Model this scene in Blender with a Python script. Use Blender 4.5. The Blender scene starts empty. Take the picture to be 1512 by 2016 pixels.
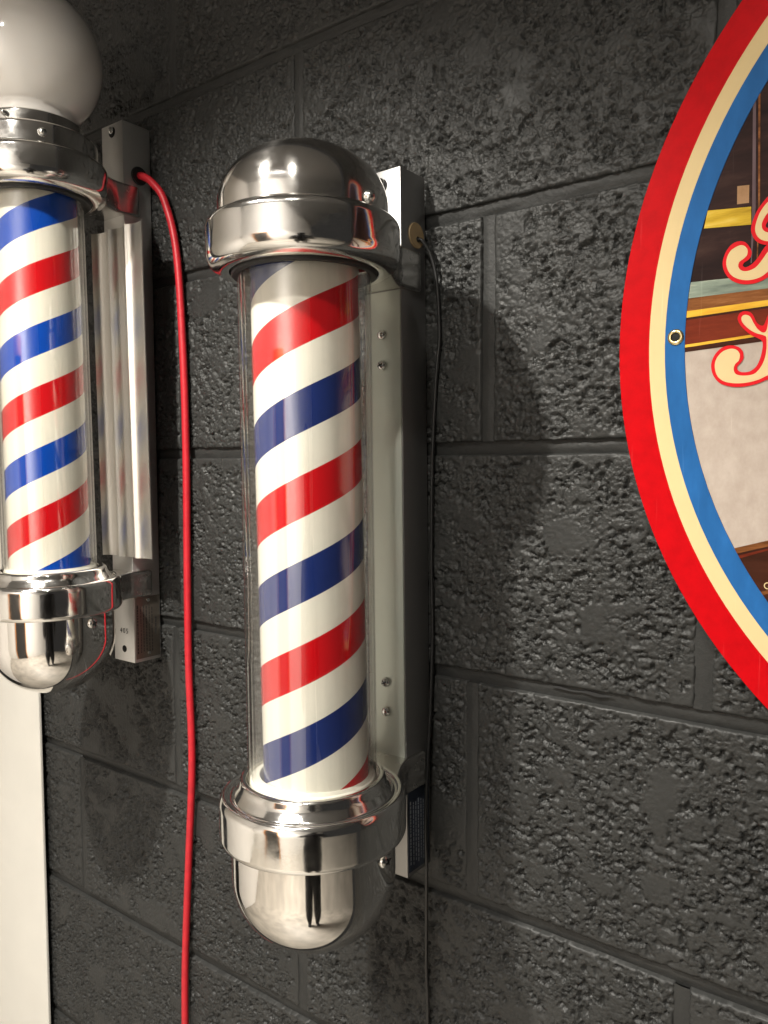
import bpy, bmesh, math, random
import numpy as np
from mathutils import Vector, Matrix
from mathutils.geometry import tessellate_polygon

S = bpy.context.scene
COL = S.collection
PI = math.pi

# ------------------------------------------------------------------ camera
CAM = Vector((0.35637, -0.60082, -0.01266))
RT = Vector((0.7994, 0.6008, -0.0049)); UP = Vector((-0.0321, 0.0509, 0.9982)); FW = Vector((-0.5999, 0.7978, -0.0600))
FPX = 1555.476
cam_d = bpy.data.cameras.new('camera'); cam = bpy.data.objects.new('camera', cam_d); COL.objects.link(cam)
m = Matrix((RT, UP, -FW)).transposed().to_4x4(); m.translation = CAM
cam.matrix_world = m
cam_d.sensor_fit = 'VERTICAL'; cam_d.sensor_height = 36.0; cam_d.sensor_width = 27.0
cam_d.lens = FPX / 2016 * 36
cam_d.clip_start = 0.02; cam_d.clip_end = 50
S.camera = cam

# ------------------------------------------------------------------ world, lamps, exposure
W = bpy.data.worlds.new('World'); S.world = W; W.use_nodes = True
bg = W.node_tree.nodes['Background']; bg.inputs[0].default_value = (1.0, 0.95, 0.9, 1); bg.inputs[1].default_value = 0.03

def spot(name, loc, aim, watts, cone, blend, col, rad=0.02):
    d = bpy.data.lights.new(name, 'SPOT'); o = bpy.data.objects.new(name, d); COL.objects.link(o)
    o.location = loc; o.rotation_euler = (Vector(aim) - Vector(loc)).to_track_quat('-Z', 'Y').to_euler()
    d.energy = watts; d.spot_size = math.radians(cone); d.spot_blend = blend; d.color = col; d.shadow_soft_size = rad
    return o
WARM = (1.0, 0.95, 0.86)
spot('track_spot', (-0.21, -0.68, 0.66), (-0.22, 0, -0.66), 94, 86, 1.0, WARM, 0.016)
spot('track_spot', (0.22, -0.68, 0.68), (0.04, 0, -0.60), 19, 82, 1.0, WARM, 0.016)
def area(name, loc, aim, watts, size, col):
    d = bpy.data.lights.new(name, 'AREA'); o = bpy.data.objects.new(name, d); COL.objects.link(o)
    o.location = loc; o.rotation_euler = (Vector(aim) - Vector(loc)).to_track_quat('-Z', 'Y').to_euler()
    d.energy = watts; d.size = size; d.color = col
    return o
area('room_fill', (0.2, -2.0, 1.22), (0.2, -2.0, 0), 105, 0.7, (1.0, 0.95, 0.88)).data.spread = math.radians(112)  # added fill light, brightens the room mirrored in the chrome
area('far_wall_fill', (0.3, -1.55, 1.20), (0.0, -2.8, 0.45), 55, 0.5, (1.0, 0.95, 0.90))  # added light on the far wall, lifts reflections in the upper collars

S.view_settings.view_transform = 'Standard'; S.view_settings.look = 'None'
S.view_settings.exposure = 0.0; S.view_settings.gamma = 1.0; S.view_settings.use_curve_mapping = False
S.cycles.use_denoising = True
S.cycles.max_bounces = 12; S.cycles.transparent_max_bounces = 16; S.cycles.glossy_bounces = 8
S.cycles.sample_clamp_indirect = 6.0

# ------------------------------------------------------------------ materials
MATS = {}
class N:
    """small node helper"""
    def __init__(s, name):
        s.m = bpy.data.materials.new(name); s.m.use_nodes = True
        s.t = s.m.node_tree; s.b = s.t.nodes['Principled BSDF']; s.out = s.t.nodes['Material Output']
        MATS[name] = s.m
    def n(s, typ, **kw):
        x = s.t.nodes.new(typ)
        for k, v in kw.items():
            if k in x.inputs: x.inputs[k].default_value = v
            else: setattr(x, k, v)
        return x
    def l(s, a, b): s.t.links.new(a, b)
    def setp(s, **kw):
        for k, v in kw.items(): s.b.inputs[k.replace('_', ' ')].default_value = v
    def coord(s): return s.n('ShaderNodeTexCoord').outputs['Object']
    def noise(s, scale, detail=3, rough=.55, vec=None):
        x = s.n('ShaderNodeTexNoise', Scale=scale, Detail=detail, Roughness=rough)
        s.l(vec if vec is not None else s.coord(), x.inputs['Vector']); return x.outputs['Fac']
    def stretch(s, sx, sy, sz):
        mp = s.n('ShaderNodeMapping'); mp.inputs['Scale'].default_value = (sx, sy, sz); s.l(s.coord(), mp.inputs['Vector']); return mp.outputs['Vector']
    def ramp(s, fac, stops, interp='LINEAR'):
        r = s.n('ShaderNodeValToRGB'); cr = r.color_ramp; cr.interpolation = interp
        while len(cr.elements) < len(stops): cr.elements.new(0.5)
        for e, (p, c) in zip(cr.elements, stops):
            e.position = p; e.color = (c, c, c, 1) if isinstance(c, (int, float)) else (*c, 1)
        s.l(fac, r.inputs[0]); return r.outputs[0]
    def math(s, op, a, b=None):
        x = s.n('ShaderNodeMath', operation=op)
        for i, v in enumerate((a, b)):
            if v is None: continue
            if isinstance(v, (int, float)): x.inputs[i].default_value = v
            else: s.l(v, x.inputs[i])
        return x.outputs[0]
    def bump(s, h, strength, dist=.001):
        x = s.n('ShaderNodeBump', Strength=strength, Distance=dist); s.l(h, x.inputs['Height']); s.l(x.outputs[0], s.b.inputs['Normal']); return x

def lin(r, g, b):
    f = lambda c: (c / 255 / 12.92) if c / 255 <= .04045 else ((c / 255 + .055) / 1.055) ** 2.4
    return (f(r), f(g), f(b))

def mat_plain(name, col, rough=.5, metal=0., var=.12, nscale=120, bump=.0, coat=0.):
    k = N(name)
    f = k.noise(nscale, 4)
    k.l(k.ramp(f, [(.3, tuple(c * (1 - var) for c in col)), (.7, tuple(min(1, c * (1 + var)) for c in col))]), k.b.inputs['Base Color'])
    k.setp(Roughness=rough, Metallic=metal)
    if coat: k.setp(Coat_Weight=coat, Coat_Roughness=.05)
    if bump: k.bump(k.noise(nscale * 3, 3), bump)
    return k.m

# painted block: dark grey emulsion with a slight sheen
k = N('block_paint')
k.l(k.ramp(k.noise(9, 5), [(.3, (.0235, .0241, .0234)), (.7, (.0315, .0321, .0310))]), k.b.inputs['Base Color'])
k.l(k.ramp(k.noise(60, 4), [(.3, .34), (.7, .56)]), k.b.inputs['Roughness']); k.setp(Specular_IOR_Level=.27)
at = k.n('ShaderNodeAttribute', attribute_name='crag')
vo = k.n('ShaderNodeTexVoronoi', Scale=430.0); vo.feature = 'F1'; k.l(k.coord(), vo.inputs['Vector'])
hh = k.math('ADD', k.math('MULTIPLY', k.math('SUBTRACT', 1.0, vo.outputs['Distance']), at.outputs['Fac']), k.math('MULTIPLY', k.noise(900, 4, .6), .30))
k.bump(hh, .55, .0011)
k = N('mortar_paint')
k.l(k.ramp(k.noise(20, 4), [(.3, (.0220, .0226, .0220)), (.7, (.0290, .0296, .0286))]), k.b.inputs['Base Color'])
k.setp(Roughness=.52, Specular_IOR_Level=.28); k.bump(k.noise(260, 4, .6), .5, .0012)

def metal(name, col, rough_lo, rough_hi, wav=0., scr=.0, nscale=35, stretch=None):
    k = N(name); k.setp(Metallic=1.0)
    k.l(k.ramp(k.noise(nscale, 4), [(.3, tuple(c * .95 for c in col)), (.7, col)]), k.b.inputs['Base Color'])
    vec = k.stretch(*stretch) if stretch else None
    k.l(k.ramp(k.noise(nscale * 2.3, 5, .65, vec), [(.32, rough_lo), (.72, rough_hi)]), k.b.inputs['Roughness'])
    if wav:
        a = k.noise(28, 2, .4); b = k.noise(420 if not stretch else 60, 3, .6, vec)
        h = k.math('ADD', a, k.math('MULTIPLY', b, scr)); k.bump(h, wav, .004)
    return k.m
metal('chrome', (.84, .815, .78), .03, .11, .035, .012)
metal('chrome_turned', (.84, .815, .78), .09, .17, .03, .012)
_t = MATS['chrome_turned'].node_tree; _b = _t.nodes['Principled BSDF']; _b.inputs['Anisotropic'].default_value = .75
_n = _t.nodes.new('ShaderNodeTangent'); _n.direction_type = 'RADIAL'; _n.axis = 'Z'; _b.inputs['Anisotropic Rotation'].default_value = .25; _t.links.new(_n.outputs[0], _b.inputs['Tangent'])
metal('cast_aluminium', (.85, .835, .805), .06, .17, .15, .02)
metal('brushed_aluminium', (.66, .655, .64), .36, .50, .04, .25, 30, (60, 60, 1.5)); k = MATS['brushed_aluminium'].node_tree.nodes['Principled BSDF']; k.inputs['Metallic'].default_value = .88
metal('brushed_aluminium_dimmed', (.34, .335, .33), .40, .55, .04, .25, 30, (60, 60, 1.5))  # brushed aluminium again, colour darkened to offset lamp glare on the middle bracket
metal('cast_rough', (.74, .72, .69), .16, .30, .10, .05)
metal('film_aluminium', (.58, .615, .545), .28, .45, .06, .25, 30, (50, 50, 1.2)); MATS['film_aluminium'].node_tree.nodes['Principled BSDF'].inputs['Metallic'].default_value = .35
metal('reflector_metal', (.82, .80, .755), .30, .40, .05, .15, 30, (40, 40, 1.5))
metal('zinc_screw', (.72, .72, .70), .15, .3, .0)
metal('brass', (.80, .66, .36), .18, .3, .0)
mat_plain('grommet_brown', lin(150, 128, 95), .5, .0, .12, 90)
mat_plain('dark_hole', (.004, .004, .004), .8)
mat_plain('gasket_rubber', (.012, .012, .012), .45)
mat_plain('red_cord', lin(180, 28, 40), .45, 0, .12, 90, .25)
mat_plain('black_cord', (.012, .012, .012), .35, 0, .1, 60)
mat_plain('plate_blue', lin(62, 70, 86), .28, .55, .25, 60)
mat_plain('plate_grey', lin(140, 132, 122), .34, .85, .10, 60)
mat_plain('ink', (.03, .028, .026), .5)
mat_plain('white_plastic', (.78, .76, .70), .4, 0, .03)
mat_plain('white_panel', (.68, .665, .615), .42, 0, .03, 14, .05)
mat_plain('white_liner', (.74, .72, .64), .3, 0, .03)

# globe of opal glass
k = N('opal_glass'); k.l(k.ramp(k.noise(12, 3), [(.3, (.66, .635, .60)), (.7, (.70, .675, .64))]), k.b.inputs['Base Color'])
k.setp(Roughness=.07, Coat_Weight=.4, Coat_Roughness=.03, Subsurface_Weight=.25, Subsurface_Radius=(.02, .018, .015)); k.b.inputs['Subsurface Scale'].default_value = .5

# clear tube: transparent with Fresnel gloss, so light passes
k = N('clear_tube')
tr = k.n('ShaderNodeBsdfTransparent'); tr.inputs[0].default_value = (.965, .965, .955, 1)
gl = k.n('ShaderNodeBsdfGlossy', Roughness=.025); gl.inputs[0].default_value = (1, 1, 1, 1)
lw = k.n('ShaderNodeLayerWeight', Blend=.5); fr_ = k.math('ADD', k.math('MULTIPLY', k.math('POWER', lw.outputs['Facing'], 4.0), .80), .07)
bp = k.n('ShaderNodeBump', Strength=.05, Distance=.004); k.l(k.noise(30, 2, .4, k.stretch(1, 1, .08)), bp.inputs['Height']); k.l(bp.outputs[0], gl.inputs['Normal']); 
mx = k.n('ShaderNodeMixShader'); k.l(fr_, mx.inputs[0]); k.l(tr.outputs[0], mx.inputs[1]); k.l(gl.outputs[0], mx.inputs[2])
k.l(mx.outputs[0], k.out.inputs['Surface'])

def stripe_mat(name, lead, z_red_top, red, blue, white):
    """helical red / white / blue / white bands; object z is up, angle measured round the drum"""
    k = N(name)
    sx = k.n('ShaderNodeSeparateXYZ'); k.l(k.coord(), sx.inputs[0])
    th = k.math('ARCTAN2', sx.outputs[1], sx.outputs[0])
    tn = k.math('MULTIPLY', th, 1 / (2 * PI))
    zz = k.math('MULTIPLY', k.math('SUBTRACT', z_red_top, sx.outputs[2]), 1 / lead)
    # z_top(theta) = z_red_top + lead*(theta+pi/2)/2pi ; phase grows downwards
    ph = k.math('ADD', k.math('ADD', zz, tn), .25)
    fr = k.math('FRACT', k.math('ADD', ph, 10.0))
    c = k.ramp(fr, [(0, red), (.2475, white), (.497, blue), (.7475, white)], 'CONSTANT')
    f = k.noise(8, 3, .5, k.stretch(30, 30, 1.2))
    v = k.ramp(f, [(.3, .93), (.7, 1.0)])
    mxn = k.n('ShaderNodeMix', data_type='RGBA', blend_type='MULTIPLY'); mxn.inputs[0].default_value = 1
    k.l(c, mxn.inputs[6]); k.l(v, mxn.inputs[7]); k.l(mxn.outputs[2], k.b.inputs['Base Color'])
    k.setp(Roughness=.22, Coat_Weight=.35, Coat_Roughness=.06)
    return k.m

# ------------------------------------------------------------------ mesh helpers
def link(name, me, mat, parent=None, smooth=False):
    o = bpy.data.objects.new(name, me); COL.objects.link(o)
    if mat: me.materials.append(MATS[mat])
    if smooth:
        for p in me.polygons: p.use_smooth = True
    if parent: o.parent = parent
    return o
def from_bm(name, bm, mat, parent=None, smooth=False, angle=None):
    me = bpy.data.meshes.new(name); bmesh.ops.recalc_face_normals(bm, faces=bm.faces); bm.to_mesh(me); bm.free()
    o = link(name, me, mat, parent, smooth or angle is not None)
    if angle is not None: me.set_sharp_from_angle(angle=math.radians(angle))
    return o
def tag(o, label=None, cat=None, group=None, kind=None):
    if label: o['label'] = label
    if cat: o['category'] = cat
    if group: o['group'] = group
    if kind: o['kind'] = kind
    return o
def empty(name, loc):
    o = bpy.data.objects.new(name, None); COL.objects.link(o); o.location = loc; o.empty_display_size = .05; return o
def box(name, lo, hi, mat, parent=None, bev=.0, seg=2):
    bm = bmesh.new(); lo = Vector(lo); hi = Vector(hi)
    bmesh.ops.create_cube(bm, size=1)
    for v in bm.verts: v.co = Vector(((v.co.x + .5) * (hi.x - lo.x) + lo.x, (v.co.y + .5) * (hi.y - lo.y) + lo.y, (v.co.z + .5) * (hi.z - lo.z) + lo.z))
    if bev: bmesh.ops.bevel(bm, geom=bm.edges[:], offset=bev, segments=seg, affect='EDGES', profile=.5)
    return from_bm(name, bm, mat, parent, angle=40)
def round_profile(pts, seg=6):
    """pts: (r, z, fillet); returns smoothed (r, z) list"""
    out = []
    n = len(pts)
    for i, p in enumerate(pts):
        f = p[2] if len(p) > 2 else 0
        if f == 0 or i in (0, n - 1): out.append((p[0], p[1])); continue
        P = Vector(p[:2]); A = Vector(pts[i - 1][:2]) - P; B = Vector(pts[i + 1][:2]) - P
        la, lb = A.length, B.length; f2 = min(f, la * .49, lb * .49)
        a = P + A.normalized() * f2; b = P + B.normalized() * f2
        for j in range(seg + 1):
            t = j / seg; q = a * (1 - t) ** 2 + P * 2 * t * (1 - t) + b * t * t
            out.append((q.x, q.y))
    return out
def lathe(name, prof, mat, parent, cx=0, cy=0, segs=96, closed=False, angle=35):
    bm = bmesh.new(); rings = []
    for r, z in prof:
        if r < 1e-6: rings.append([bm.verts.new((cx, cy, z))])
        else: rings.append([bm.verts.new((cx + r * math.cos(2 * PI * i / segs), cy + r * math.sin(2 * PI * i / segs), z)) for i in range(segs)])
    pairs = list(zip(rings, rings[1:])) + ([(rings[-1], rings[0])] if closed else [])
    for a, b in pairs:
        for i in range(segs):
            j = (i + 1) % segs
            if len(a) == 1 and len(b) == 1: continue
            if len(a) == 1: bm.faces.new((a[0], b[i], b[j]))
            elif len(b) == 1: bm.faces.new((a[i], a[j], b[0]))
            else: bm.faces.new((a[i], a[j], b[j], b[i]))
    return from_bm(name, bm, mat, parent, angle=angle)
def extrude_poly(name, poly, axis, lo, hi, mat, parent, bev=0., seg=3, angle=35):
    """poly in the two other axes (order kept): axis 'z' -> (x,y); axis 'y' -> (x,z); axis 'x' -> (y,z)"""
    bm = bmesh.new()
    def mk(p, t): return {'z': (p[0], p[1], t), 'y': (p[0], t, p[1]), 'x': (t, p[0], p[1])}[axis]
    a = [bm.verts.new(mk(p, lo)) for p in poly]; b = [bm.verts.new(mk(p, hi)) for p in poly]
    bm.faces.new(a); bm.faces.new(b[::-1]); n = len(poly)
    for i in range(n): bm.faces.new((a[i], b[i], b[(i + 1) % n], a[(i + 1) % n]))
    bmesh.ops.recalc_face_normals(bm, faces=bm.faces)
    if bev:
        es = [e for e in bm.edges if e.calc_face_angle(0) > math.radians(50)]
        bmesh.ops.bevel(bm, geom=es, offset=bev, segments=seg, affect='EDGES', profile=.5)
    return from_bm(name, bm, mat, parent, angle=angle)
def catmull(pts, n=10, closed=False):
    P = [Vector(p) for p in pts]; out = []; L = len(P)
    for i in range(L if closed else L - 1):
        if closed: a, b, c, d = P[i - 1], P[i], P[(i + 1) % L], P[(i + 2) % L]
        else: a, b, c, d = P[max(i - 1, 0)], P[i], P[i + 1], P[min(i + 2, L - 1)]
        for j in range(n):
            t = j / n
            out.append(.5 * ((2 * b) + (c - a) * t + (2 * a - 5 * b + 4 * c - d) * t * t + (3 * b - a - 3 * c + d) * t ** 3))
    if not closed: out.append(P[-1])
    return out
def tube(name, pts, r, mat, parent=None, n=10, segs=12):
    path = catmull(pts, n); bm = bmesh.new(); rings = []
    ref = Vector((0.3, 1, 0.1)).normalized()
    for i, p in enumerate(path):
        t = (path[min(i + 1, len(path) - 1)] - path[max(i - 1, 0)]).normalized()
        u = t.cross(ref).normalized(); v = t.cross(u)
        rings.append([bm.verts.new(p + u * r * math.cos(2 * PI * k / segs) + v * r * math.sin(2 * PI * k / segs)) for k in range(segs)])
    for a, b in zip(rings, rings[1:]):
        for k in range(segs): bm.faces.new((a[k], a[(k + 1) % segs], b[(k + 1) % segs], b[k]))
    bm.faces.new(rings[0]); bm.faces.new(rings[-1])
    return from_bm(name, bm, mat, parent, angle=50)
def screw(name, pos, normal, r, parent, mat='zinc_screw', depth=None, slot=True):
    """pan head with a cross recess, axis along normal"""
    d = depth or r * .75
    prof = [(0, d), (r * .35, d * .97), (r * .7, d * .78), (r * .93, d * .45), (r, d * .15), (r, 0), (0, 0)]
    o = lathe(name, prof, mat, parent, segs=20, angle=60)
    q = Vector(normal).to_track_quat('Z', 'Y'); o.location = pos; o.rotation_euler = q.to_euler()
    if slot:
        bm = bmesh.new()
        for a in (0, PI / 2):
            ca, sa = math.cos(a + .4), math.sin(a + .4); w, L = r * .13, r * .58
            vs = [bm.verts.new((x * ca - y * sa, x * sa + y * ca, d * 1.01 + (.00001 if a else 0))) for x, y in ((-L, -w), (L, -w), (L, w), (-L, w))]
            bm.faces.new(vs)
        c = from_bm('cross_recess', bm, 'dark_hole', o)
    return o

# ------------------------------------------------------------------ the wall: painted blocks
def ray_wall(px, py, y0=0.):
    d = FW * FPX + RT * (px - 756) - UP * (py - 1008); t = (y0 - CAM.y) / d.y
    p = CAM + d * t; return (p.x, p.z)
def to_px(p):
    v = Vector(p) - CAM; dz = v.dot(FW)
    if dz < .02: return None
    return (756 + FPX * v.dot(RT) / dz, 1008 - FPX * v.dot(UP) / dz)

def h2(ix, iy, s):
    n = (ix.astype(np.int64) * 374761393 + iy.astype(np.int64) * 668265263 + s * 974634777) & 0xFFFFFFFF
    n = ((n ^ (n >> 13)) * 1274126177) & 0xFFFFFFFF
    n = (n ^ (n >> 16)) & 0xFFFFFF
    return n / float(0xFFFFFF)
def vnoise(x, y, s):
    ix = np.floor(x); iy = np.floor(y); fx = x - ix; fy = y - iy
    fx = fx * fx * (3 - 2 * fx); fy = fy * fy * (3 - 2 * fy)
    a = h2(ix, iy, s); b = h2(ix + 1, iy, s); c = h2(ix, iy + 1, s); d = h2(ix + 1, iy + 1, s)
    return (a + (b - a) * fx) * (1 - fy) + (c + (d - c) * fx) * fy
def fbm(x, y, s, o=4):
    t = 0; a = .5; w = 0
    for i in range(o): t = t + a * vnoise(x * 2 ** i, y * 2 ** i, s + i * 17); w += a; a *= .55
    return t / w
def voro(x, y, s):
    ix = np.floor(x); iy = np.floor(y); f1 = np.full(x.shape, 9.); f2 = np.full(x.shape, 9.); idn = np.zeros(x.shape)
    for dx in (-1, 0, 1):
        for dy in (-1, 0, 1):
            cx = ix + dx; cy = iy + dy
            px = cx + .1 + .8 * h2(cx, cy, s); py = cy + .1 + .8 * h2(cx, cy, s + 1)
            d = np.hypot(px - x, py - y); r = h2(cx, cy, s + 2)
            near = d < f1
            f2 = np.where(near, f1, np.minimum(f2, d)); idn = np.where(near, r, idn); f1 = np.where(near, d, f1)
    return f1, f2, idn
def sstep(a, b, x):
    t = np.clip((x - a) / (b - a), 0, 1); return t * t * (3 - 2 * t)
def relief(x, z, seed, rough):
    """height (m, negative = into the wall) of the cast block face under paint"""
    wx = x + .0035 * (fbm(x / .011, z / .011, seed + 5, 2) - .5) * 2; wz = z + .0035 * (fbm(x / .011, z / .011, seed + 9, 2) - .5) * 2
    f1, f2, idn = voro(wx / .0046, wz / .0039, seed)
    edge = f2 - f1
    crev = (1 - sstep(0.0, .26, edge))
    big = fbm(x / .042, z / .034, seed + 60, 4) + rough
    mask = .30 + .70 * sstep(.30, .44, big)
    cl = .25 + .75 * sstep(.34, .58, fbm(x / .017, z / .014, seed + 80, 3))
    n1 = fbm(wx / .0046, wz / .0038, seed + 140, 3)
    pit = sstep(.43, .36, n1) * sstep(.30, .44, big)
    n2 = fbm(wx / .0036, wz / .0032, seed + 170, 3)
    h = -mask * (.0017 * crev * (.20 + 1.0 * cl) + .0012 * (idn > .6) * (idn - .45) * sstep(.0, .30, edge) + .0006 * sstep(.5, .3, n2) * (.3 + cl))
    h = h - .0036 * pit * (.55 + .5 * cl)
    lump = np.maximum(0, 1 - (f1 / .62) ** 2) * mask * (.3 + .7 * cl)
    h = h + .0003 * lump
    h = h + .0012 * (fbm(x / .09, z / .08, seed + 200, 2) - .5) + .00025 * (fbm(x / .0035, z / .0035, seed + 220, 2) - .5) * (.3 + mask)
    return h * .92, mask * (.35 + .65 * cl)

# bed joints (z) and vertical joints (x) as they stand on the wall
BEDS = [-1.016, -0.812, -0.607, -0.408, -0.2017, 0.0011, 0.2041, 0.405, 0.609, 0.812]
# mortar sheet behind the blocks
me = bpy.data.meshes.new('wall')
nx, nz = 40, 30
X0, X1, Z0, Z1 = -1.35, 1.2, -1.015, .81
gx, gz = np.meshgrid(np.linspace(X0, X1, nx), np.linspace(Z0, Z1, nz))
gy = .0150 + 0 * gx
def grid_mesh(me, gx, gy, gz):
    nz, nx = gx.shape
    co = np.stack([gx, gy, gz], -1).reshape(-1, 3).astype(np.float32)
    idx = np.arange(nx * nz).reshape(nz, nx)
    q = np.stack([idx[:-1, :-1], idx[:-1, 1:], idx[1:, 1:], idx[1:, :-1]], -1).reshape(-1, 4)
    me.vertices.add(len(co)); me.vertices.foreach_set('co', co.ravel())
    me.loops.add(q.size); me.loops.foreach_set('vertex_index', q.ravel().astype(np.int32))
    me.polygons.add(len(q)); me.polygons.foreach_set('loop_start', np.arange(0, q.size, 4, dtype=np.int32))
    me.polygons.foreach_set('use_smooth', np.ones(len(q), dtype=bool))
    me.update(calc_edges=True)
grid_mesh(me, gx, gy, gz)
wall = link('wall', me, 'mortar_paint'); tag(wall, 'dark grey painted concrete block wall behind the poles and sign', 'wall', kind='structure')

def gap(x0, x1, z, hgt):
    n = 14; up = []; lo = []
    for i in range(n + 1):
        t = i / n; w = hgt * math.sin(PI * t) ** .6 * (.6 + .4 * math.sin(9 * t + 1)); x = x0 + (x1 - x0) * t; zz = z + .0005 * math.sin(14 * t)
        up.append((x, zz + w / 2)); lo.append((x, zz - w / 2))
    bm = bmesh.new(); A = [bm.verts.new((x, .0028, q)) for x, q in up]; B = [bm.verts.new((x, .0022, q)) for x, q in lo]
    for i in range(n): bm.faces.new((A[i], A[i + 1], B[i + 1], B[i]))
    from_bm('joint_gap', bm, 'dark_hole', wall)
_a = ray_wall(1082, 1349)[0]; gap(_a, ray_wall(1205, 1368)[0], -.1986, .0034)
MOD = .4064; J = .0048
rng = random.Random(4)
for row in range(-1, len(BEDS) - 2):
    zb, zt = BEDS[row + 1], BEDS[row + 2]
    joints = []
    # rows alternate by half a block
    known = {1: [.187, -.2096, -.6205], 2: [.0012, -.4116], 3: [.1985], 4: [.0162], 5: [-.2011]}.get(row, [])
    off = {-1: .19, 0: 0, 1: .187, 2: .0012, 3: .1985, 4: .0162, 5: -.2011, 6: .01, 7: -.2}[row]
    for i in range(-4, 4):
        j = off + i * MOD
        for kx in known:
            if abs(kx - j) < .06: j = kx
        joints.append(j)
    # painted mortar: the bed under this row and the upright joints in it
    gx, gz = np.meshgrid(np.linspace(X0, X1, 900), np.linspace(zb - .0075, zb + .0075, 9))
    t = (gz - zb) / .0075
    gy = .0046 - .0010 * t + .0014 * (fbm(gx / .025, gz / .006, 7 + row, 3) - .5) + .0008 * np.abs(t)
    me = bpy.data.meshes.new('mortar_bed'); grid_mesh(me, gx, gy, gz); link('mortar_bed', me, 'mortar_paint', wall)
    for j in joints:
        if not X0 < j < X1: continue
        gx, gz = np.meshgrid(np.linspace(j - .0075, j + .0075, 9), np.linspace(zb + .0058, zt - .0058, 90))
        gy = .0019 + .0011 * (fbm(gx / .008, gz / .02, 77 + row, 3) - .5) + .0010 * np.abs((gx - j) / .0075)
        me = bpy.data.meshes.new('mortar_joint'); grid_mesh(me, gx, gy, gz); link('mortar_joint', me, 'mortar_paint', wall)
    for xa, xb in zip(joints, joints[1:]):
        if xb < -1.3 or xa > 1.0: continue
        ax, bx, az, bz = xa + J, xb - J, zb + J, zt - J
        c = [to_px((x, 0, z)) for x in (ax, (ax + bx) / 2, bx) for z in (az, (az + bz) / 2, bz)]
        vis = any(p and -80 < p[0] < 1592 and -120 < p[1] < 2136 for p in c)
        behind_sign = all(math.hypot(x - .4927, z - .0724) < .352 for x in (ax, bx) for z in (az, bz))
        far = bx < -.45
        res = .0065 if (not vis or behind_sign) else (.0017 if far else .00122)
        seed = rng.randrange(1, 4000); rough = rng.uniform(-.015, .055)
        n_x = max(8, int((bx - ax) / res)); n_z = max(8, int((bz - az) / res))
        gx, gz = np.meshgrid(np.linspace(ax, bx, n_x), np.linspace(az, bz, n_z))
        h, rmask = relief(gx, gz, seed, rough)
        e = np.minimum.reduce([gx - ax, bx - gx, gz - az, bz - gz])
        en = e + .0030 * (fbm(gx / .012, gz / .012, seed + 300, 3) - .55)
        # near the edge the face is trowelled smoother and rolls over into the joint
        smooth_rim = sstep(.000, .009, en)
        h = h * (.35 + .65 * smooth_rim)
        h = h - .0030 * (1 - sstep(-.0005, .0026, en)) ** 1.5 - .0004 * (1 - sstep(0, .010, en))
        tilt = rng.uniform(-.0012, .0012)
        gy = -h + tilt * (gx - (ax + bx) / 2) / .2 + rng.uniform(-.0006, .0006)
        gy[0, :] = gy[-1, :] = .0105; gy[:, 0] = gy[:, -1] = .0105
        me = bpy.data.meshes.new('block'); grid_mesh(me, gx, gy, gz)
        at = me.attributes.new('crag', 'FLOAT', 'POINT'); at.data.foreach_set('value', (rmask * smooth_rim).ravel().astype(np.float32))
        link('block', me, 'block_paint', wall)

# ------------------------------------------------------------------ barber poles
AY = -.140                 # pole axis, metres out from the wall
ZB = -.384                 # bracket foot in the layout below
def Zs(prof): return [(p[0], p[1] - ZB, *p[2:]) for p in prof]
def lug(name, z0, z1, parent, mat='cast_rough'):
    """neck of the casting that saddles the bracket"""
    half = [(-.104, .0525), (-.094, .0490), (-.084, .0445), (-.074, .0390), (-.065, .0338), (-.056, .0292), (-.048, .0262), (-.039, .0247), (-.0125, .0243)]
    pts = catmull([(w, y, 0) for y, w in half], 4)
    poly = [(p.x, p.y) for p in pts] + [(-p.x, p.y) for p in reversed(pts)]
    return extrude_poly(name, poly, 'z', z0 - ZB, z1 - ZB, mat, parent, bev=.0035, seg=4)
def bracket(parent, top, foot=ZB, mat='brushed_aluminium'):
    w, d, t = .020, .039, .0016
    poly = [(-w, -.0015), (-w, -d), (w, -d), (w, -.0015), (w - t, -.0015), (w - t, -d + t), (-w + t, -d + t), (-w + t, -.0015)]
    return extrude_poly('bracket', poly, 'z', foot - ZB, top - ZB, mat, parent, bev=.0007, seg=2)
def annulus(name, r0, r1, mat, parent, segs=28):
    bm = bmesh.new()
    a = [bm.verts.new((r0 * math.cos(2 * PI * i / segs), r0 * math.sin(2 * PI * i / segs), 0)) for i in range(segs)]
    b = [bm.verts.new((r1 * math.cos(2 * PI * i / segs), r1 * math.sin(2 * PI * i / segs), 0)) for i in range(segs)]
    for i in range(segs): bm.faces.new((a[i], b[i], b[(i + 1) % segs], a[(i + 1) % segs]))
    return from_bm(name, bm, mat, parent)
def dot(name, pos, normal, r, mat, parent, th=.0004):
    o = lathe(name, [(0, th), (r * .96, th), (r, th * .5), (r, 0), (0, 0)], mat, parent, segs=28)
    o.location = pos; o.rotation_euler = Vector(normal).to_track_quat('Z', 'Y').to_euler(); return o
def radial(ang, r, z, AY=AY):
    return Vector((r * math.cos(ang), AY + r * math.sin(ang), z - ZB)), Vector((math.cos(ang), math.sin(ang), 0))

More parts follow.
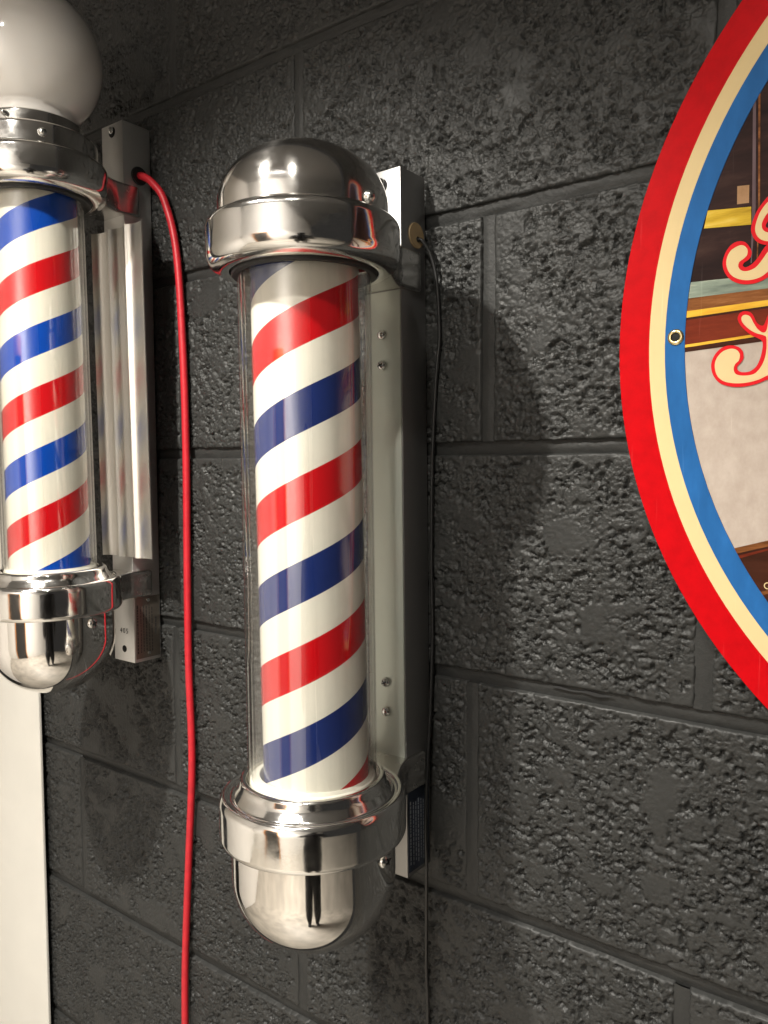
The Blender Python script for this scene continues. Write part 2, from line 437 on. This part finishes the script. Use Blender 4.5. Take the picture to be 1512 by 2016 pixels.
def pole_core(root, stripes, AY=AY, GT=.0515):
    # top casting: collar ring with rolled edges, open underneath for the tube
    prof = round_profile(Zs([(.0485, .168), (.0640, .1735, .001), (.0690, .1735, .003), (.0745, .1690, .005), (.0745, .1440, .006), (.0712, .1375, .005), (.0630, .1338, .003), (.0572, .1338, .0015), (.0562, .1400, .001), (.0485, .1405)]), 7)
    c = lathe('top_collar', prof, 'cast_aluminium', root, 0, AY, closed=True)
    lug('neck', .1385, .1735, c)
    lathe('gasket', round_profile(Zs([(GT - .0001, .1318), (.0555, .1318, .001), (.0561, .1335, .0008), (.0561, .1395), (GT - .0001, .1395)]), 3), 'gasket_rubber', root, 0, AY, closed=True, segs=72)
    # bottom casting
    prof = round_profile(Zs([(.0400, -.2700), (GT + .0010, -.2700, .001), (GT + .0015, -.2590, .001), (.0575, -.2590, .0025), (.0595, -.2655, .002), (.0640, -.2725, .004), (.0672, -.2728, .0012), (.0678, -.2712, .0006), (.0715, -.2705, .003), (.0743, -.2755, .004), (.0743, -.3030, .003), (.0725, -.3062, .0015), (.0640, -.3065), (.0400, -.3000)]), 7)
    c = lathe('bottom_collar', prof, 'cast_aluminium', root, 0, AY, closed=True)
    lug('neck', -.3050, -.2735, c)
    lathe('base_ring', round_profile(Zs([(.0405, -.2690), (GT - .0010, -.2690), (GT - .0015, -.2600, .001), (.0455, -.2570, .001), (.0425, -.2570), (.0405, -.2600)]), 3), 'white_liner', root, 0, AY, closed=True, segs=72)
    # clear tube and turning drum
    z0, z1 = -.2695 - ZB, .1430 - ZB
    lathe('glass_tube', [(GT - .0027, z0), (GT, z0), (GT, z1), (GT - .0027, z1)], 'clear_tube', root, 0, AY, segs=128, closed=True)
    d = lathe('striped_drum', [(0, -.2655 - ZB), (.0415, -.2655 - ZB), (.042, -.2650 - ZB), (.042, .1600 - ZB), (0, .1600 - ZB)], stripes, root, 0, 0, segs=128)
    d.location = (0, AY, 0)
    # lower dome
    prof = [(.0655, -.3040), (.0655, -.3360)]
    for i in range(1, 25): a = i / 24 * PI / 2; prof.append((.0655 * math.cos(a) if i < 24 else 0, -.3360 - .0612 * math.sin(a)))
    dm = lathe('bottom_dome', Zs(prof), 'chrome', root, 0, AY, angle=80)
    p, n = radial(math.radians(6), .0653, -.3150, AY); screw('screw', p, n, .0058, dm)
    return d

def stripe_z(z): return z - ZB

def plate_print(pl, seed, mat='ink'):
    bm = bmesh.new(); rr = random.Random(seed)
    for i, (y, hgt) in enumerate(((-.0345, .0016), (-.0300, .0011), (-.0262, .0011), (-.0222, .0014), (-.0180, .0011), (-.0142, .0011), (-.0090, .0022))):
        z = -.314 if i < 6 else -.332; zend = -.372 if i < 6 else -.352
        z -= rr.uniform(0, .006)
        while z > zend:
            L = rr.uniform(.0012, .0042) * (2 if i == 6 else 1)
            for zz in [z]:
                vs = [bm.verts.new((.02075, yy, q - ZB)) for yy, q in ((y - hgt / 2, zz), (y + hgt / 2, zz), (y + hgt / 2, zz - L), (y - hgt / 2, zz - L))]
                bm.faces.new(vs)
            z -= L + rr.uniform(.0006, .0012)
    from_bm('printed_lines', bm, mat, pl)

mat_plain('pale_ink', lin(150, 156, 164), .5)
# ---- the pole in the middle of the picture
stripe_mat('stripes_navy', .1240, stripe_z(.0915), lin(196, 14, 24), lin(28, 46, 108), (.80, .78, .70))
mid = empty('barber_pole', (-.0615, 0, ZB)); mid.rotation_euler = (0, -.0088, 0)
tag(mid, 'barber pole with polished dome top and navy, red and white stripes', 'barber pole', 'barber poles on the wall')
drum = pole_core(mid, 'stripes_navy'); drum.rotation_euler = (0, -.0105, 0); drum.location.x = .0055      # the drum hangs slightly askew
br = bracket(mid, .2420, mat='brushed_aluminium_dimmed')
prof = [(.0655, .1700), (.0655, .1840)]
for i in range(1, 25): a = i / 24 * PI / 2; prof.append((.0655 * math.cos(a) if i < 24 else 0, .1840 + .0475 * math.sin(a)))
dm = lathe('top_dome', Zs(prof), 'chrome_turned', mid, 0, AY, angle=80)
p, n = radial(math.radians(-2), .0653, .1790); screw('screw', p, n, .0052, dm, slot=False, depth=.006)
# cover strip on the bracket face with four screws
cp = box('cover_strip', (-.0192, -.0405, -.2860 - ZB), (.0192, -.0391, .1380 - ZB), 'film_aluminium', mid, .0004)
for z, sl in ((.1008, False), (.0743, True), (-.2081, True), (-.2347, False)):
    screw('screw', (-.0003, -.0405, z - ZB), (0, -1, 0), .0044, cp, slot=sl, depth=.0042)
# fixing screw in the keyhole at the head of the bracket
dot('keyhole', (-.0002, -.0391, .2290 - ZB), (0, -1, 0), .0062, 'dark_hole', br)
screw('screw', (-.0012, -.0394, .2312 - ZB), (0, -1, 0), .0050, br, depth=.004)
# cable entry on the side
g = dot('cable_entry', (.0201, -.0165, .1882 - ZB), (1, 0, 0), .0112, 'grommet_brown', br, .0012)
dot('cable_hole', (.0214, -.0150, .1850 - ZB), (1, 0, 0), .0026, 'dark_hole', br, .0002)
# label plate low on the side, under protective film
pl = box('label_plate', (.0201, -.0375, -.3800 - ZB), (.0206, -.0040, -.3040 - ZB), 'plate_blue', br, .0002)
plate_print(pl, 21, 'pale_ink')

# ---- the pole at the left edge, with a globe
stripe_mat('stripes_bright', .1250, stripe_z(.178 - .137), lin(196, 14, 24), lin(6, 68, 168), (.78, .75, .66))
LZ = .137
lef = empty('barber_pole', (-.457, 0, ZB + LZ))
tag(lef, 'barber pole with a white globe on top and bright blue stripes, at the left edge', 'barber pole', 'barber poles on the wall')
LAY = -.1290; lef.rotation_euler = (.012, 0, 0)      # leans a little off the wall at the top
pole_core(lef, 'stripes_bright', LAY, .0484)
br = bracket(lef, .2445); br.rotation_euler = (-.012, 0, 0)
# cap, globe holder and opal globe
prof = round_profile(Zs([(.040, .168), (.0650, .168), (.0650, .1925, .003), (.0620, .1955, .002), (.0500, .1960), (.040, .1960)]), 5)
cap = lathe('cap', prof, 'cast_aluminium', lef, 0, LAY, closed=True)
hold = lathe('globe_holder', round_profile(Zs([(.0450, .1955), (.0505, .1955), (.0510, .2085, .001), (.0500, .2105, .001), (.0465, .2105), (.0450, .2000)]), 4), 'cast_aluminium', lef, 0, LAY, closed=True)
GC, GR = .2770, .0730
prof = [(.0450, .1990), (.0450, .2120)]
a0 = math.asin((.0450) / GR)
for i in range(0, 41):
    a = a0 + (PI - a0) * i / 40; prof.append((GR * math.sin(a) if i < 40 else 0, GC - GR * math.cos(a)))
lathe('globe', Zs(prof), 'opal_glass', lef, 0, LAY, segs=128, angle=60)
for an in (-58, 60, 180):
    p, n = radial(math.radians(an), .0505, .2035, LAY); screw('thumb_screw', p, n, .0032, hold, depth=.007, slot=False)
p, n = radial(math.radians(-22), .0645, .1830, LAY); screw('screw', p, n, .0045, cap, slot=False, depth=.005)
# keyhole and fixing screw, cable grommet
dot('keyhole', (.0005, -.0391, .2350 - ZB), (0, -1, 0), .0060, 'dark_hole', br)
screw('screw', (-.0006, -.0394, .2370 - ZB), (0, -1, 0), .0042, br, depth=.003, slot=False)
dot('cable_grommet', (.0201, -.0180, .1870 - ZB), (1, 0, 0), .0105, 'gasket_rubber', br, .0020)
# foot: stamped number and hole, riveted plate on the side
cu = bpy.data.curves.new('stamped_number', 'FONT'); cu.body = '405'; cu.size = .0088; cu.extrude = .00005; cu.align_x = 'CENTER'; cu.space_character = 1.35
tmp = bpy.data.objects.new('tmp', cu); COL.objects.link(tmp); bpy.context.view_layer.update()
me = bpy.data.meshes.new_from_object(tmp.evaluated_get(bpy.context.evaluated_depsgraph_get())); bpy.data.objects.remove(tmp)
t = link('stamped_number', me, 'ink', br); t.location = (0, -.0392, -.3500 - ZB); t.rotation_euler = (PI / 2, 0, 0)
dot('foot_hole', (0, -.0391, -.3690 - ZB), (0, -1, 0), .0042, 'dark_hole', br, .0002)
pl = box('rating_plate', (.0201, -.0372, -.3800 - ZB), (.0206, -.0030, -.3060 - ZB), 'plate_grey', br, .0002)
for z in (-.3105, -.3745): dot('rivet', (.0206, -.0195, z - ZB), (1, 0, 0), .0022, 'zinc_screw', pl, .0010)
plate_print(pl, 8)
# fluted reflector behind the tube, screwed to the bracket face
pts = []; nfl = 90; x0, x1 = -.0310, .0715
for i in range(nfl + 1):
    x = x0 + (x1 - x0) * i / nfl; f = ((x1 - x) / .0315) % 1.0
    y = -.0425 - .0060 * (abs(2 * f - 1) ** 3.0)
    pts.append((x, y))
bm = bmesh.new(); zt, zb_ = .1210 - ZB, -.2555 - ZB
def colm(off): return [[bm.verts.new((x, y + off, z)) for x, y in pts] for z in (zb_, zt)]
A = colm(0); B = colm(.0012)
for i in range(nfl):
    bm.faces.new((A[0][i], A[0][i + 1], A[1][i + 1], A[1][i])); bm.faces.new((B[0][i], B[1][i], B[1][i + 1], B[0][i + 1]))
    bm.faces.new((A[1][i], A[1][i + 1], B[1][i + 1], B[1][i])); bm.faces.new((A[0][i], B[0][i], B[0][i + 1], A[0][i + 1]))
for e in (0, nfl): bm.faces.new((A[0][e], A[1][e], B[1][e], B[0][e]))
from_bm('reflector', bm, 'reflector_metal', lef, angle=38)
# strip of white tape hanging behind the dome
TY = -.078
def TP(px, py): q = ray_wall(px, py, TY); return Vector((q[0] + .457, TY, q[1] - (ZB + LZ)))
bm = bmesh.new(); cur = catmull([TP(*p) for p in ((222, 1200), (222, 1235), (216, 1266), (203, 1293))], 5)
q = [(bm.verts.new(p), bm.verts.new(p + Vector((-.0055, -.0010, 0)))) for p in cur]
q2 = [(bm.verts.new(p + Vector((0, .0005, 0))), bm.verts.new(p + Vector((-.0055, -.0005, 0)))) for p in cur]
for i in range(len(q) - 1):
    bm.faces.new((q[i][0], q[i][1], q[i + 1][1], q[i + 1][0])); bm.faces.new((q2[i][0], q2[i + 1][0], q2[i + 1][1], q2[i][1]))
    bm.faces.new((q[i][0], q[i + 1][0], q2[i + 1][0], q2[i][0])); bm.faces.new((q[i][1], q2[i][1], q2[i + 1][1], q[i + 1][1]))
for e in (0, -1): bm.faces.new((q[e][0], q[e][1], q2[e][1], q2[e][0]))
from_bm('tape_strip', bm, 'white_plastic', lef, angle=40)

# ------------------------------------------------------------------ cords
o = tube('power_cord', [(-.4370, -.0180, .3236), (-.4300, -.0180, .3225), (-.4150, -.0150, .3120), (-.4000, -.0105, .2890), (-.3845, -.0075, .2291), (-.3773, -.0070, .1133), (-.3755, -.0070, -.003), (-.3773, -.0070, -.1212), (-.3785, -.0070, -.2415), (-.3760, -.0070, -.3627), (-.3860, -.0070, -.4898), (-.3962, -.0070, -.6202), (-.3990, -.0070, -.7100), (-.4010, -.0070, -.8050)], .0043, 'red_cord', n=12, segs=16)
tag(o, 'red power cord hanging down the wall from the globe-topped pole', 'cord')
o = tube('lead_wire', [(-.0462, -.0150, .1850), (-.0415, -.0135, .1835), (-.0365, -.0080, .1720), (-.0320, -.0050, .1480), (-.0296, -.0045, .1016), (-.0330, -.0045, .0661), (-.0372, -.0045, -.0062), (-.0384, -.0045, -.0983), (-.0374, -.0045, -.1682), (-.0390, -.0060, -.2395), (-.0390, -.0120, -.3030), (-.0375, -.0160, -.3500), (-.0385, -.0130, -.3900), (-.0445, -.0045, -.4858), (-.0430, -.0045, -.5415), (-.0430, -.0045, -.8050)], .0017, 'black_cord', n=10, segs=10)
tag(o, 'thin black wire running down the wall beside the middle barber pole', 'wire')

# ------------------------------------------------------------------ white panel at the lower left
xr = ray_wall(85.5, 1683, -.011)[0]
o = box('white_panel', (-1.34, -.0110, -1.01), (xr, -.0070, .80), 'white_panel', None, .0008, 2)
tag(o, 'smooth white panel along the left edge behind the globe-topped pole', 'panel')

# ------------------------------------------------------------------ round sign
def paint(name, stops, scale=60, rough=.35, stretch=None, detail=5):
    k = N(name); f = k.noise(scale, detail, .65, k.stretch(*stretch) if stretch else None)
    mp = k.n('ShaderNodeMapping'); mp.inputs['Rotation'].default_value = (0, .9, 0); mp.inputs['Scale'].default_value = (220, 40, 9); k.l(k.coord(), mp.inputs['Vector'])
    sc = k.ramp(k.noise(1.0, 3, .5, mp.outputs['Vector']), [(.66, 0.0), (.70, .30)])
    mxx = k.n('ShaderNodeMix', data_type='RGBA'); k.l(sc, mxx.inputs[0]); k.l(k.ramp(f, stops), mxx.inputs[6]); mxx.inputs[7].default_value = (*[min(1, c * 1.25 + .03) for c in stops[len(stops) // 2][1]], 1)
    k.l(mxx.outputs[2], k.b.inputs['Base Color']); k.setp(Roughness=rough + .12, Specular_IOR_Level=.07); return k.m
def shades(c, a, b): return [(.32, tuple(x * a for x in c)), (.55, c), (.72, tuple(min(1, x * b) for x in c))]
paint('sign_red', shades(lin(182, 5, 15), .86, 1.06), 95, .32, (1, 1, 1.0))
paint('sign_cream', shades(lin(212, 189, 142), .97, 1.02), 40, .32)
paint('sign_blue', shades(lin(38, 94, 154), .85, 1.15), 70, .32, (1, 1, .35))
paint('print_red', shades(lin(205, 30, 38), .95, 1.03), 80, .34)
paint('print_dark', [(.3, lin(30, 20, 20)), (.55, lin(48, 32, 30)), (.75, lin(72, 52, 46))], 34, .34, (.35, 1, 1.6))
paint('print_darkbrown', [(.3, lin(44, 22, 14)), (.7, lin(70, 38, 26))], 50, .34, (.3, 1, 1.6))
paint('print_brown', [(.3, lin(80, 48, 24)), (.55, lin(128, 80, 44)), (.75, lin(160, 112, 70))], 90, .34, (.25, 1, 2.2))
paint('print_redbrown', [(.3, lin(84, 30, 18)), (.7, lin(120, 48, 28))], 60, .34, (.3, 1, 1.6))
paint('print_yellow', [(.3, lin(150, 120, 28)), (.55, lin(200, 166, 52)), (.75, lin(222, 194, 96))], 70, .34, (.3, 1, 2))
paint('print_gold', [(.3, lin(190, 136, 30)), (.7, lin(232, 186, 70))], 70, .34, (.3, 1, 2))
paint('print_teal', [(.3, lin(92, 102, 94)), (.6, lin(136, 148, 134)), (.75, lin(196, 196, 176))], 60, .34, (.3, 1, 2))
paint('print_grey', [(.3, lin(166, 153, 142)), (.7, lin(182, 170, 160))], 110, .36, (1, 1, .7))
paint('print_tan', [(.3, lin(150, 116, 84)), (.7, lin(178, 142, 108))], 60, .34)
paint('print_mauve', [(.3, lin(72, 58, 62)), (.7, lin(110, 92, 96))], 60, .34, (1, 1, .2))
SC = Vector((.4927, 0, .0724)); SR = .3560; SY = -.0120
sign = empty('round_sign', (SC.x, -.0095, SC.z - SR))
tag(sign, 'large round sign with red, cream and blue border rings and painted picture', 'sign')
def disc_prof(name, r0, r1, y0, y1, mat, parent, segs=180):
    bm = bmesh.new(); rings = []
    prof = [(r0, y0), (r1 - .0004, y0), (r1, y0 + .0003), (r1, y1), (r0, y1)]
    for r, y in prof: rings.append([bm.verts.new((r * math.cos(2 * PI * i / segs), y - (-.0095), SR + r * math.sin(2 * PI * i / segs))) for i in range(segs)])
    for a, b in zip(rings, rings[1:] + rings[:1]):
        if r0 == 0 and (a is rings[-1]): continue
        for i in range(segs): bm.faces.new((a[i], b[i], b[(i + 1) % segs], a[(i + 1) % segs]))
    bmesh.ops.remove_doubles(bm, verts=bm.verts, dist=1e-6)
    return from_bm(name, bm, mat, parent)
disc_prof('backing_board', .3000, SR + .0002, -.0112, -.0085, 'white_plastic', sign)
disc_prof('red_border', .3336, SR, SY, -.0095, 'sign_red', sign)
disc_prof('cream_border', .3221, .3338, SY - .0001, -.0097, 'sign_cream', sign)
disc_prof('blue_border', .3080, .3223, SY - .0002, -.0098, 'sign_blue', sign)
disc_prof('picture_board', .0, .3082, SY + .0003, -.0099, 'print_dark', sign)
# eyelet
gx_, gz_ = ray_wall(1330.5, 664, SY)
ey = lathe('eyelet', round_profile([(.0031, .0), (.0031, .0012, .0005), (.0044, .0014, .0004), (.0057, .0006, .0003), (.0058, 0)], 4), 'brass', sign, segs=36, angle=60)
ey.location = (gx_ - SC.x, SY - .0003 + .0095, gz_ - (SC.z - SR)); ey.rotation_euler = (PI / 2, 0, 0)
h = dot('eyelet_hole', (0, 0, .0002), (0, 0, 1), .0032, 'dark_hole', ey, .0001)

def clip_disc(poly, r=.3078, n=120):
    """clip an (x, z) polygon, relative to the sign centre, to the picture disc"""
    out = [Vector(p) for p in poly]
    for i in range(n):
        a = 2 * PI * i / n; nrm = Vector((math.cos(a), math.sin(a))); src = out; out = []
        for j in range(len(src)):
            p, q = src[j - 1], src[j]; dp, dq = p.dot(nrm) - r, q.dot(nrm) - r
            if dp <= 0: 
                if dq <= 0: out.append(q)
                else: out.append(p + (q - p) * (dp / (dp - dq)))
            elif dq <= 0: out.append(p + (q - p) * (dp / (dp - dq))); out.append(q)
        if not out: return []
    return out
LAYER = [0]
def patch(name, poly, mat, clip=True, parent=sign):
    if clip: poly = clip_disc(poly)
    if len(poly) < 3: return None
    LAYER[0] += 1; y = SY + .0003 - .00003 * LAYER[0] + .0095
    bm = bmesh.new(); vs = [bm.verts.new((p[0], y, p[1] + SR)) for p in poly]
    for t in tessellate_polygon([[Vector((p[0], p[1], 0)) for p in poly]]):
        try: bm.faces.new([vs[i] for i in t])
        except ValueError: pass
    for f in bm.faces:
        f.normal_update()
        if f.normal.y > 0: f.normal_flip()
    me = bpy.data.meshes.new(name); bm.to_mesh(me); bm.free()
    return link(name, me, mat, parent)
def P5(x, y):           # a point of the sign face
    q = ray_wall(1330 + x / 4.032, 300 + y / 4.032, SY); return (q[0] - SC.x, q[1] - SC.z)
def P6(x, y):
    q = ray_wall(1380 + x / 10.08, 1040 + y / 10.08, SY); return (q[0] - SC.x, q[1] - SC.z)
def band(name, l0, r0, l1, r1, mat, P=P5, ext=True):
    """band between an upper line l0-r0 and a lower line l1-r1, carried on across the picture"""
    a, b, c, d = [Vector(P(*p)) for p in (l0, r0, l1, r1)]
    if ext:
        def far(u, v, t): return u + (v - u) * t
        s = .40 / max(.02, abs(b.x - a.x)); 
        # the painted perspective levels out towards the middle of the sign
        def run(u, v):
            k = (v.y - u.y) / (v.x - u.x); xs = [u.x - .05, v.x, v.x + .06, v.x + .14, .31]; ys = [u.y - .05 * k, v.y, v.y + .045 * k, v.y + .07 * k, v.y + .07 * k]
            return list(zip(xs, ys))
        up_, lo_ = run(a, b), run(c, d)
        poly = up_ + lo_[::-1]
    else: poly = [a, b, d, c]
    return patch(name, poly, mat)
# pale wall in the picture first, then what is painted over it
zt = P5(75, 1585)[1]
band('pale_wall', (75, 1585), (680, 1500), P5 and (75, 4300), (680, 4300), 'print_grey')
band('teal_haze', (125, 1030), (734, 965), (105, 1160), (734, 1080), 'print_teal')
band('wood_trim', (105, 1158), (734, 1078), (95, 1262), (734, 1172), 'print_brown')
band('gold_trim', (95, 1260), (734, 1170), (90, 1312), (734, 1217), 'print_gold')
band('dark_line', (90, 1312), (734, 1217), (85, 1332), (734, 1237), 'print_darkbrown')
band('mahogany_board', (85, 1331), (734, 1236), (75, 1530), (734, 1428), 'print_redbrown')
band('gold_line', (75, 1528), (734, 1426), (75, 1550), (734, 1448), 'print_gold')
band('dark_line', (75, 1549), (680, 1466), (75, 1585), (680, 1502), 'print_darkbrown')
band('yellow_band', (255, 462), (600, 430), (225, 604), (600, 573), 'print_yellow', ext=False)
patch('tan_square', [P5(*p) for p in ((490, 268), (585, 258), (583, 400), (488, 412))], 'print_tan')
patch('post', [P5(*p) for p in ((618, -900), (640, -900), (636, 440), (604, 880), (596, 880), (608, 440))], 'print_mauve')
patch('post', [P5(*p) for p in ((658, -900), (676, -900), (670, 440), (652, 860), (643, 860), (656, 440))], 'print_brown')
band('lower_wood', (640, 400), (1331, 242), (700, 520), (1331, 372), 'print_brown', P6)
band('lower_dark', (690, 505), (1331, 360), (1300, 1700), (1900, 1560), 'print_darkbrown', P6)
band('lower_line', (725, 545), (1331, 402), (760, 600), (1331, 440), 'print_redbrown', P6)
band('lower_line', (1170, 1265), (1331, 1226), (1210, 1330), (1331, 1300), 'print_brown', P6)
def swash(parts):
    for name, mat, pts in parts:
        pl = [(p.x, p.y) for p in catmull([(*P5(*p), 0) for p in pts], 6, closed=True)]
        patch(name, pl, mat, clip=False)
swash([('letter_outline', 'print_red', [(600, 775), (562, 720), (510, 705), (450, 728), (400, 790), (375, 870), (385, 940), (430, 1005), (500, 1040), (580, 1047), (660, 1030), (740, 985), (790, 930), (800, 800), (770, 705), (725, 735), (690, 778), (650, 840), (605, 888), (558, 912), (535, 900), (545, 876), (582, 850), (602, 815)]),
       ('letter_face', 'sign_cream', [(570, 770), (540, 740), (500, 742), (440, 780), (408, 840), (405, 900), (430, 960), (480, 998), (560, 1015), (640, 1003), (705, 970), (770, 900), (775, 800), (755, 770), (725, 800), (690, 850), (640, 910), (580, 940), (530, 940), (500, 912), (505, 872), (540, 845), (568, 815)]),
       ('letter_outline', 'print_red', [(790, 320), (740, 345), (700, 390), (650, 460), (615, 540), (600, 610), (615, 670), (650, 712), (700, 732), (760, 730), (800, 690), (815, 500)]),
       ('letter_face', 'sign_cream', [(785, 365), (745, 385), (710, 420), (670, 480), (640, 560), (633, 620), (652, 668), (690, 697), (750, 703), (780, 660), (790, 500)]),
       ('letter_outline', 'print_red', [(780, 455), (735, 480), (705, 520), (685, 570), (692, 610), (720, 632), (765, 630), (785, 550)]),
       ('letter_gap', 'print_dark', [(775, 510), (740, 540), (716, 580), (730, 600), (765, 595)])])
swash([('letter_outline', 'print_red', [(541, 1610), (532, 1575), (500, 1545), (440, 1532), (370, 1550), (310, 1610), (283, 1690), (300, 1770), (350, 1830), (430, 1858), (520, 1862), (620, 1845), (700, 1815), (780, 1770), (830, 1600), (830, 1350), (780, 1220), (735, 1290), (705, 1365), (680, 1375), (645, 1350), (618, 1295), (590, 1268), (540, 1262), (505, 1285), (495, 1330), (530, 1390), (600, 1450), (660, 1478), (690, 1505), (690, 1560), (670, 1640), (640, 1700), (590, 1738), (530, 1745), (497, 1730), (490, 1702), (518, 1670), (538, 1640)]),
       ('letter_face', 'sign_cream', [(510, 1600), (480, 1565), (430, 1560), (370, 1585), (325, 1640), (312, 1700), (330, 1770), (380, 1815), (460, 1832), (550, 1830), (640, 1810), (710, 1780), (775, 1735), (800, 1600), (800, 1400), (775, 1290), (740, 1340), (722, 1415), (692, 1430), (650, 1400), (618, 1350), (590, 1302), (550, 1290), (525, 1310), (532, 1350), (580, 1400), (640, 1435), (700, 1452), (722, 1475), (722, 1570), (704, 1650), (670, 1715), (620, 1760), (540, 1772), (480, 1760), (462, 1720), (475, 1680), (504, 1650)])])
# small capital G at the foot of the picture
cu = bpy.data.curves.new('letter', 'FONT'); cu.body = 'G'; cu.size = .0068
tmp = bpy.data.objects.new('tmp', cu); COL.objects.link(tmp); bpy.context.view_layer.update()
me = bpy.data.meshes.new_from_object(tmp.evaluated_get(bpy.context.evaluated_depsgraph_get())); bpy.data.objects.remove(tmp)
t = link('small_letter', me, 'sign_cream', sign); q = P6(1238, 1200); LAYER[0] += 1
t.location = (q[0], SY + .0003 - .00003 * LAYER[0] + .0095, q[1] + SR); t.rotation_euler = (PI / 2, 0, 0)

# ------------------------------------------------------------------ what the polished domes mirror: floor, far wall, doorway, photographer
FZ = -1.62
mat_plain('pale_floor', (.30, .275, .235), .5, 0, .25, 3)
mat_plain('pale_wall_paint', (.78, .755, .71), .7, 0, .03, 3)
mat_plain('ceiling_paint', (.20, .20, .20), .7, 0, .03, 3)
mat_plain('oak', lin(196, 132, 72), .45, 0, .15, 12)
mat_plain('dark_door', (.03, .028, .026), .4)
mat_plain('dark_cloth', (.016, .016, .018), .8)
mat_plain('skin', (.55, .36, .27), .5)
bm = bmesh.new(); vs = [bm.verts.new(p) for p in ((-2.6, .05, FZ), (3.2, .05, FZ), (3.2, -3.6, FZ), (-2.6, -3.6, FZ))]; bm.faces.new(vs)
tag(from_bm('floor', bm, 'pale_floor'), 'pale floor mirrored in the lower chrome domes', 'floor', kind='structure')
box_w = box('far_wall', (-2.6, -2.88, FZ), (3.2, -2.80, 1.3), 'pale_wall_paint'); tag(box_w, 'pale far wall mirrored in the chrome', 'wall', kind='structure')
sw = box('side_wall', (-1.75, -3.6, FZ), (-1.67, -.30, 1.3), 'pale_wall_paint'); tag(sw, 'pale side wall mirrored along the left of the chrome', 'wall', kind='structure')
cl_ = box('ceiling', (-2.6, -2.9, 1.30), (3.2, .05, 1.36), 'ceiling_paint'); tag(cl_, 'grey ceiling mirrored in the upper dome', 'ceiling', kind='structure')
dr = empty('doorway', (-.35, -2.8, FZ)); tag(dr, 'dark doorway with oak frame mirrored in the lower dome', 'door')
box('door', (-.40, .001, 0), (.40, .02, 2.0), 'dark_door', dr)
for x in (-.47, .40): box('jamb', (x, .001, 0), (x + .07, .05, 2.0), 'oak', dr, .004)
box('lintel', (-.47, .001, 2.0), (.47, .05, 2.08), 'oak', dr, .004)

# photographer, standing behind the camera
def person(loc, face):
    root = empty('person', loc); root.rotation_euler = (0, 0, face)
    tag(root, 'person in dark clothes holding a phone, mirrored in the lower dome', 'person')
    V = {}; vs = []; rad = []; ed = []
    def v(name, p, r): V[name] = len(vs); vs.append(p); rad.append(r * 1.18)
    def e(*names):
        for a, b in zip(names, names[1:]): ed.append((V[a], V[b]))
    v('pelvis', (0, 0, .92), .145); v('waist', (0, 0, 1.08), .135); v('chest', (0, .02, 1.28), .155); v('neckbase', (0, .01, 1.42), .085); v('neck', (0, .02, 1.48), .055)
    v('head1', (0, .035, 1.56), .075); v('head2', (0, .03, 1.64), .088); v('head3', (0, .02, 1.70), .06)
    e('pelvis', 'waist', 'chest', 'neckbase', 'neck', 'head1', 'head2', 'head3')
    for sd, n in ((-1, 'l'), (1, 'r')):
        v(n + 'sh', (sd * .17, .0, 1.39), .06); v(n + 'el', (sd * .21, .12, 1.17), .045); v(n + 'wr', (sd * .09, .30, 1.42), .028); v(n + 'ha', (sd * .055, .335, 1.50), .03)
        e('neckbase', n + 'sh', n + 'el', n + 'wr', n + 'ha')
        v(n + 'hip', (sd * .09, 0, .86), .10); v(n + 'kn', (sd * .105, .02, .48), .065); v(n + 'an', (sd * .11, -.02, .09), .042); v(n + 'to', (sd * .125, .14, .035), .035)
        e('pelvis', n + 'hip', n + 'kn', n + 'an', n + 'to')
    me = bpy.data.meshes.new('body'); me.from_pydata(vs, ed, []); o = link('body', me, 'dark_cloth', root)
    md = o.modifiers.new('skin', 'SKIN'); 
    for i, sv in enumerate(me.skin_vertices[0].data): sv.radius = (rad[i], rad[i]); sv.use_root = (i == 0)
    md.use_smooth_shade = True
    sb = o.modifiers.new('sub', 'SUBSURF'); sb.levels = 1; sb.render_levels = 2
    box('phone', (-.037, .360, 1.47), (.037, .369, 1.62), 'dark_cloth', root, .003)
    return root
person((CAM.x + .60 * .42, CAM.y - .80 * .42, FZ), math.atan2(.7978, -.5999) - PI / 2)
